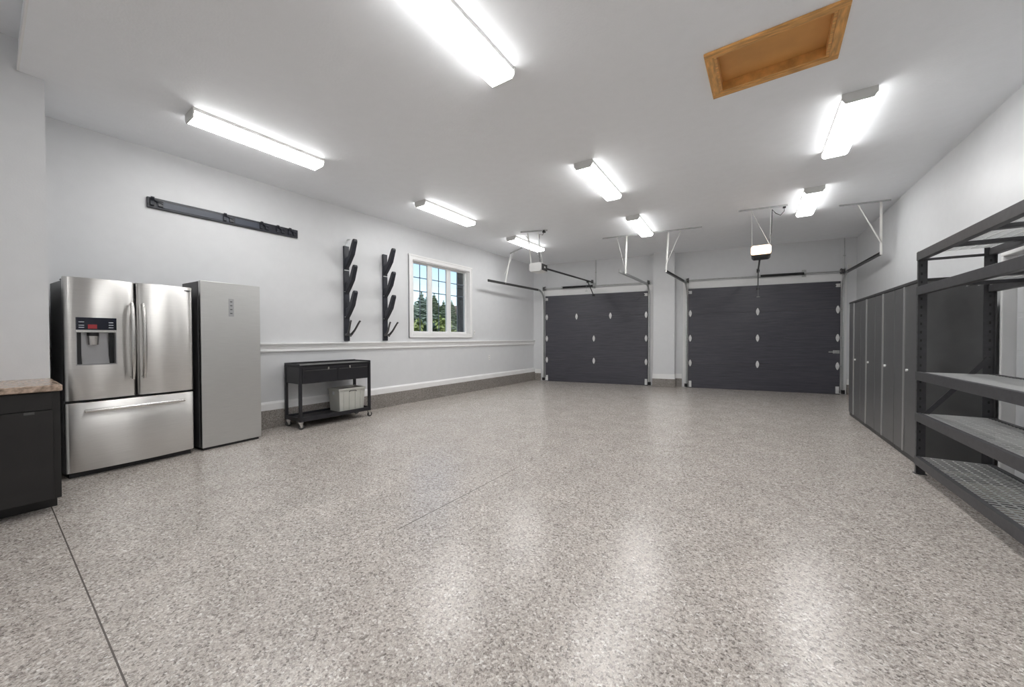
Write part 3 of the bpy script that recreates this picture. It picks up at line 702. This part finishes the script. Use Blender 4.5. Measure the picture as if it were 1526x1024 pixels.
for k in range(5): m.box(-.45+k*.2, -.40+k*.2, -.19, .19, .135, .138)
m.build('lower_tray', CART, t, .002)
for x in (-.525, .525):
    for y in (-.19, .17):
        c_ = MB(); c_.box(x-.03, x+.03, y-.03, y+.03, .098, .104); c_.prism([(x-.008-.02, .10), (x+.03, .10), (x+.022, .035), (x-.0, .035)], 'y', y-.018, y-.014); c_.prism([(x-.028, .10), (x+.03, .10), (x+.022, .035), (x, .035)], 'y', y+.014, y+.018)
        c_ = c_.build('caster', CHROME, t)
        m = MB(); m.tube([(x+.012, y-.012, .0375), (x+.012, y+.012, .0375)], .037, 18); m.build('wheel', RUBBER, c_)
        m = MB(); m.tube([(x+.012, y-.0135, .0375), (x+.012, y+.0135, .0375)], .016, 14); m.build('hub', CHROME, c_)
t = thing('storage_bin', 'light grey plastic storage bin on the lower tray of the black cart', 'bin', (-5.40, 3.25, .139), PI/2)
m = MB(); h_ = .345
def frus(m, a, b_, z0, z1, tx, ty, mi=0):
    vs = [(sx_*(a-(tx if z == z0 else 0)), sy*(b_-(ty if z == z0 else 0)), z) for z in (z0, z1) for sy in (-1, 1) for sx_ in (-1, 1)]
    m.add(vs, [(0, 2, 3, 1), (0, 1, 5, 4), (2, 6, 7, 3), (0, 4, 6, 2), (1, 3, 7, 5)], mi)
frus(m, .215, .15, 0, h_, .02, .015)
frus(m, .205, .14, .01, h_, .02, .015)
m.build('tub', BIN, t)
m = MB()
for a in ((-.222, .222, -.158, -.14), (-.222, .222, .14, .158), (-.222, -.205, -.14, .14), (.205, .222, -.14, .14)): m.box(*a, h_-.03, h_)
for x in (-.14, -.05, .05, .14): m.box(x-.006, x+.006, -.153, -.143, .02, h_-.04)
m.build('rim', BIN, t, .004)
m = MB(); m.tube([(-.06, -.16, h_-.055), (-.045, -.166, h_-.04), (.045, -.166, h_-.04), (.06, -.16, h_-.055)], .006, 6); m.build('handle', DKTRACK, t)
MB().box(-.228, -.2225, -.03, .01, h_-.09, h_-.045).build('latch', BUMPER, t)
m = MB(); m.box(-.20, .20, -.135, .135, h_-.05, h_-.02); m.build('contents', BINDK, t, .01)

# ------------------------------------------------------------------ lockers on the right
def kx(y): return 1.18+SR*(y-5)
def locker(y1, y0):
    c = (y0+y1)/2; w_ = abs(y1-y0)
    t = thing('locker_cabinet', '', 'cabinet', (kx(c), c, 0), RZR, 'grey steel lockers'); hw = w_/2-.002
    MB().box(-hw, hw, .02, .425, .05, 1.76).build('body', LOCKER, t, .002)
    MB().box(-hw, hw, .012, .42, 0, .05).build('plinth', LOCKDK, t)
    MB().box(-hw, hw, -.004, .43, 1.76, 1.79).build('top', LOCKDK, t, .002)
    strip = -.035                                                   # handle strip a little left of the middle
    dl_ = MB().box(-hw+.003, strip-.018, 0, .019, .055, 1.755).build('door', LOCKER, t, .003)
    dr_ = MB().box(strip+.018, hw-.003, 0, .019, .055, 1.755).build('door', LOCKER, t, .003)
    MB().box(strip-.0155, strip+.0155, -.010, .019, .055, 1.755).build('handle_strip', ALU, t, .003)
    m = MB(); m.tube([(strip+.10, 0, .90), (strip+.10, -.014, .90)], .014, 12); m.build('lock', HINGE, dr_)
    return t
LKL = ['grey locker nearest the right garage door', 'second grey locker from the garage doors', 'third grey locker from the garage doors', 'grey locker nearest the steel shelving rack']
ys = [7.90, 7.21, 6.51, 5.78, 5.09]
for k in range(4):
    locker(ys[k], ys[k+1])['label'] = LKL[k]+', tall with twin doors and silver strip'

# ------------------------------------------------------------------ steel shelving rack
RL = 1.98; RD = .46; ry0 = 4.84
t = thing('shelving_rack', 'charcoal steel shelving rack with five wire decks against the right wall', 'shelving', (1.095+SR*(ry0-5), ry0, 0), RZR)
levels = [2.0, 1.69, .925, .555, .16]
def post(x, y, sy):
    m = MB(); m.box(x-.028 if x > 1 else x, x if x > 1 else x+.028, y, y+.004*sy, 0, 2.005)
    xo = x if x < 1 else x-.004
    m.box(min(xo, xo+.004), max(xo, xo+.004), min(y, y+sy*.065), max(y, y+sy*.065), 0, 2.005)
    xi = x+.028 if x < 1 else x-.028
    m.box(x-.02, x+.04, min(y-.01*sy, y+.07*sy), max(y-.01*sy, y+.07*sy), 0, .006)
    k = 0; z = .22
    while z < 1.95:
        m.box(x+.009 if x < 1 else x-.020, x+.019 if x < 1 else x-.009, min(y-.0006*sy, y), max(y-.0006*sy, y), z, z+.022, 1)
        m.box(xo-.0006, xo+.0046, y+sy*.022 if sy > 0 else y+sy*.034, y+sy*.034 if sy > 0 else y+sy*.022, z, z+.022, 1); z += .075
    m.build('upright', [RACKM, BLACK], t)
for x in (0, RL):
    post(x, 0, 1); post(x, RD, -1)
bh = .075
for z in levels:
    for y in (0, RD):
        s = 1 if y == 0 else -1
        m = MB(); prof = [(y-s*.006, z-bh), (y-s*.006, z), (y+s*.03, z), (y+s*.03, z-.018), (y+s*.04, z-.018), (y+s*.04, z-bh)]
        m.prism(prof, 'x', .004, RL-.004); m.build('beam', RACKM, t, .002)
    for x in (.45, .99, 1.53):
        MB().box(x-.03, x+.03, .035, RD-.035, z-.05, z-.022).build('cross_support', RACKM, t, .002)
    m = MB(); y0, y1 = .032, RD-.032
    n = int((RL-.02)/.045)
    for k in range(n+1):
        x = .012+(RL-.024)*k/n; m.bar((x, y0, z-.008), (x, y1, z-.008), .006)
    for k in range(7):
        y = y0+(y1-y0)*k/6; m.bar((.01, y, z-.013), (RL-.01, y, z-.013), .0065)
    m.build('wire_deck', WIRE, t)
for x in (.012, RL-.012):
    m = MB(); m.bar((x, .05, 1.93), (x, RD-.05, 1.93), .006, .022); m.bar((x, .05, .11), (x, RD-.05, .11), .006, .022)
    m.bar((x, .03, .50), (x, RD-.03, 1.06), .006, .035); m.parts('end_brace', RACKM, t)

# ------------------------------------------------------------------ garden outside the window
def outp(px, py, depth):
    d = F+Rt*(px-763)/549.7-Up*(py-512)/549.7
    return Vector((0, 0, 1.237))+d*depth
g = BX(-90, -6.1, -20, 90, -.5, -.25).build('ground', GRASS); struct(g); g.name = 'ground'
def spruce(px, top, depth, rad, mat, label):
    p = outp(px, top, depth); h_ = p.z+.25; rnd = random.Random(int(px*10))
    t = thing('spruce_tree', label, 'tree', (p.x, p.y, -.25), rnd.random()*6, 'spruces outside the window')
    MB().tube([(0, 0, 0), (0, 0, h_*.96)], [.11, .02], 8).build('trunk', BARK, t)
    m = MB(); n = 26
    for i in range(n):
        f_ = i/(n-1); z = h_*(.12+.86*f_); r = rad*(1-f_)**.85+.05; nb = 11
        for j in range(nb):
            a = 2*PI*(j+rnd.random()*.7)/nb; rr = r*rnd.uniform(.75, 1.12); dz = -rr*.18; w2 = rr*.28+.04
            ca, sa = math.cos(a), math.sin(a)
            for q in range(3):
                off = rnd.uniform(-.05, .05)*h_*.3; rk = rr*(1-.22*q)
                tip = (ca*rk, sa*rk, z+dz+off); l = (ca*rk*.45-sa*w2, sa*rk*.45+ca*w2, z-.02+off); r_ = (ca*rk*.45+sa*w2, sa*rk*.45-ca*w2, z-.02+off); up_ = (0, 0, z+.10*h_/n*3+off*.3); dn = (ca*rk*.4, sa*rk*.4, z-rr*.24+off)
                m.add([up_, l, tip, r_, dn], [(0, 1, 2), (0, 2, 3), (1, 4, 2), (2, 4, 3), (0, 3, 4, 1)], 0)
    m.build('foliage', mat, t)
spruce(619, 449, 15, 1.1, NEEDLE2, 'short blue-green spruce at the left edge of the left window pane')
spruce(628, 434, 18.5, 1.6, NEEDLE2, 'tall pale spruce in the middle of the left window pane')
spruce(637, 438, 23, 1.8, NEEDLE2, 'narrow spruce behind the left window mullion')
spruce(647, 436, 27.5, 2.0, NEEDLE, 'dark pointed spruce at the left of the middle pane')
spruce(661, 447, 32.5, 2.3, NEEDLE, 'dark spruce at the right of the middle pane')
spruce(673, 447, 38, 2.2, NEEDLE, 'dark spruce top at the left of the right pane beside the house')
spruce(604, 440, 38, 2.2, NEEDLE, 'spruce mostly hidden by the window left casing')
def bush(px, top, depth, rad, mat, label):
    p = outp(px, top, depth); h_ = p.z+.25; rnd = random.Random(int(px*7))
    t = thing('bush', label, 'bush', (p.x, p.y, -.25), 0)
    MB().tube([(0, 0, 0), (0, 0, h_*.6)], [.06, .02], 8).build('stem', BARK, t)
    m = MB()
    for i in range(900):
        a, b_ = rnd.random()*2*PI, math.acos(rnd.uniform(-.6, 1)); r = rad*rnd.uniform(.6, 1)
        c = Vector((r*math.sin(b_)*math.cos(a), r*math.sin(b_)*math.sin(a), h_*.5+h_*.48*math.cos(b_)*r/rad)); s_ = rnd.uniform(.06, .12)
        u = Vector([rnd.uniform(-1, 1) for _ in range(3)]).normalized()*s_; v = u.orthogonal().normalized()*s_
        m.add([c-u, c-v*.5, c+u, c+v*.5], [(0, 1, 2, 3)])
    m.build('foliage', mat, t)
bush(657, 468, 12.6, .6, LEAF, 'bright yellow-green bush low in the middle window pane')
bush(623, 474, 11.4, .5, LEAF, 'yellow-green bush low in the left window pane')
bush(674, 482, 15.2, .6, NEEDLE, 'dark bush low in the right window pane')
bush(641, 479, 9.6, .3, NEEDLE, 'dark bush behind the left mullion foot')
p = outp(689, 505, 60); t = thing('house', 'distant house with brown gable roof seen through the right window pane', 'house', (p.x, p.y, -.25), .5)
MB().box(-6, 6, -4.5, 4.5, 0, 4.2).build('wall', HOUSE, t)
m = MB(); m.prism([(-5.1, 4.0), (0, 6.8), (5.1, 4.0), (5.1, 3.8), (0, 6.5), (-5.1, 3.8)], 'x', -6.5, 6.5); m.build('roof', ROOF, t)
m = MB(); m.box(-2, -1, -4.55, -4.5, 1.5, 3.0); m.box(1.5, 2.5, -4.55, -4.5, 1.5, 3.0); m.build('house_window', BLKGLASS, t)
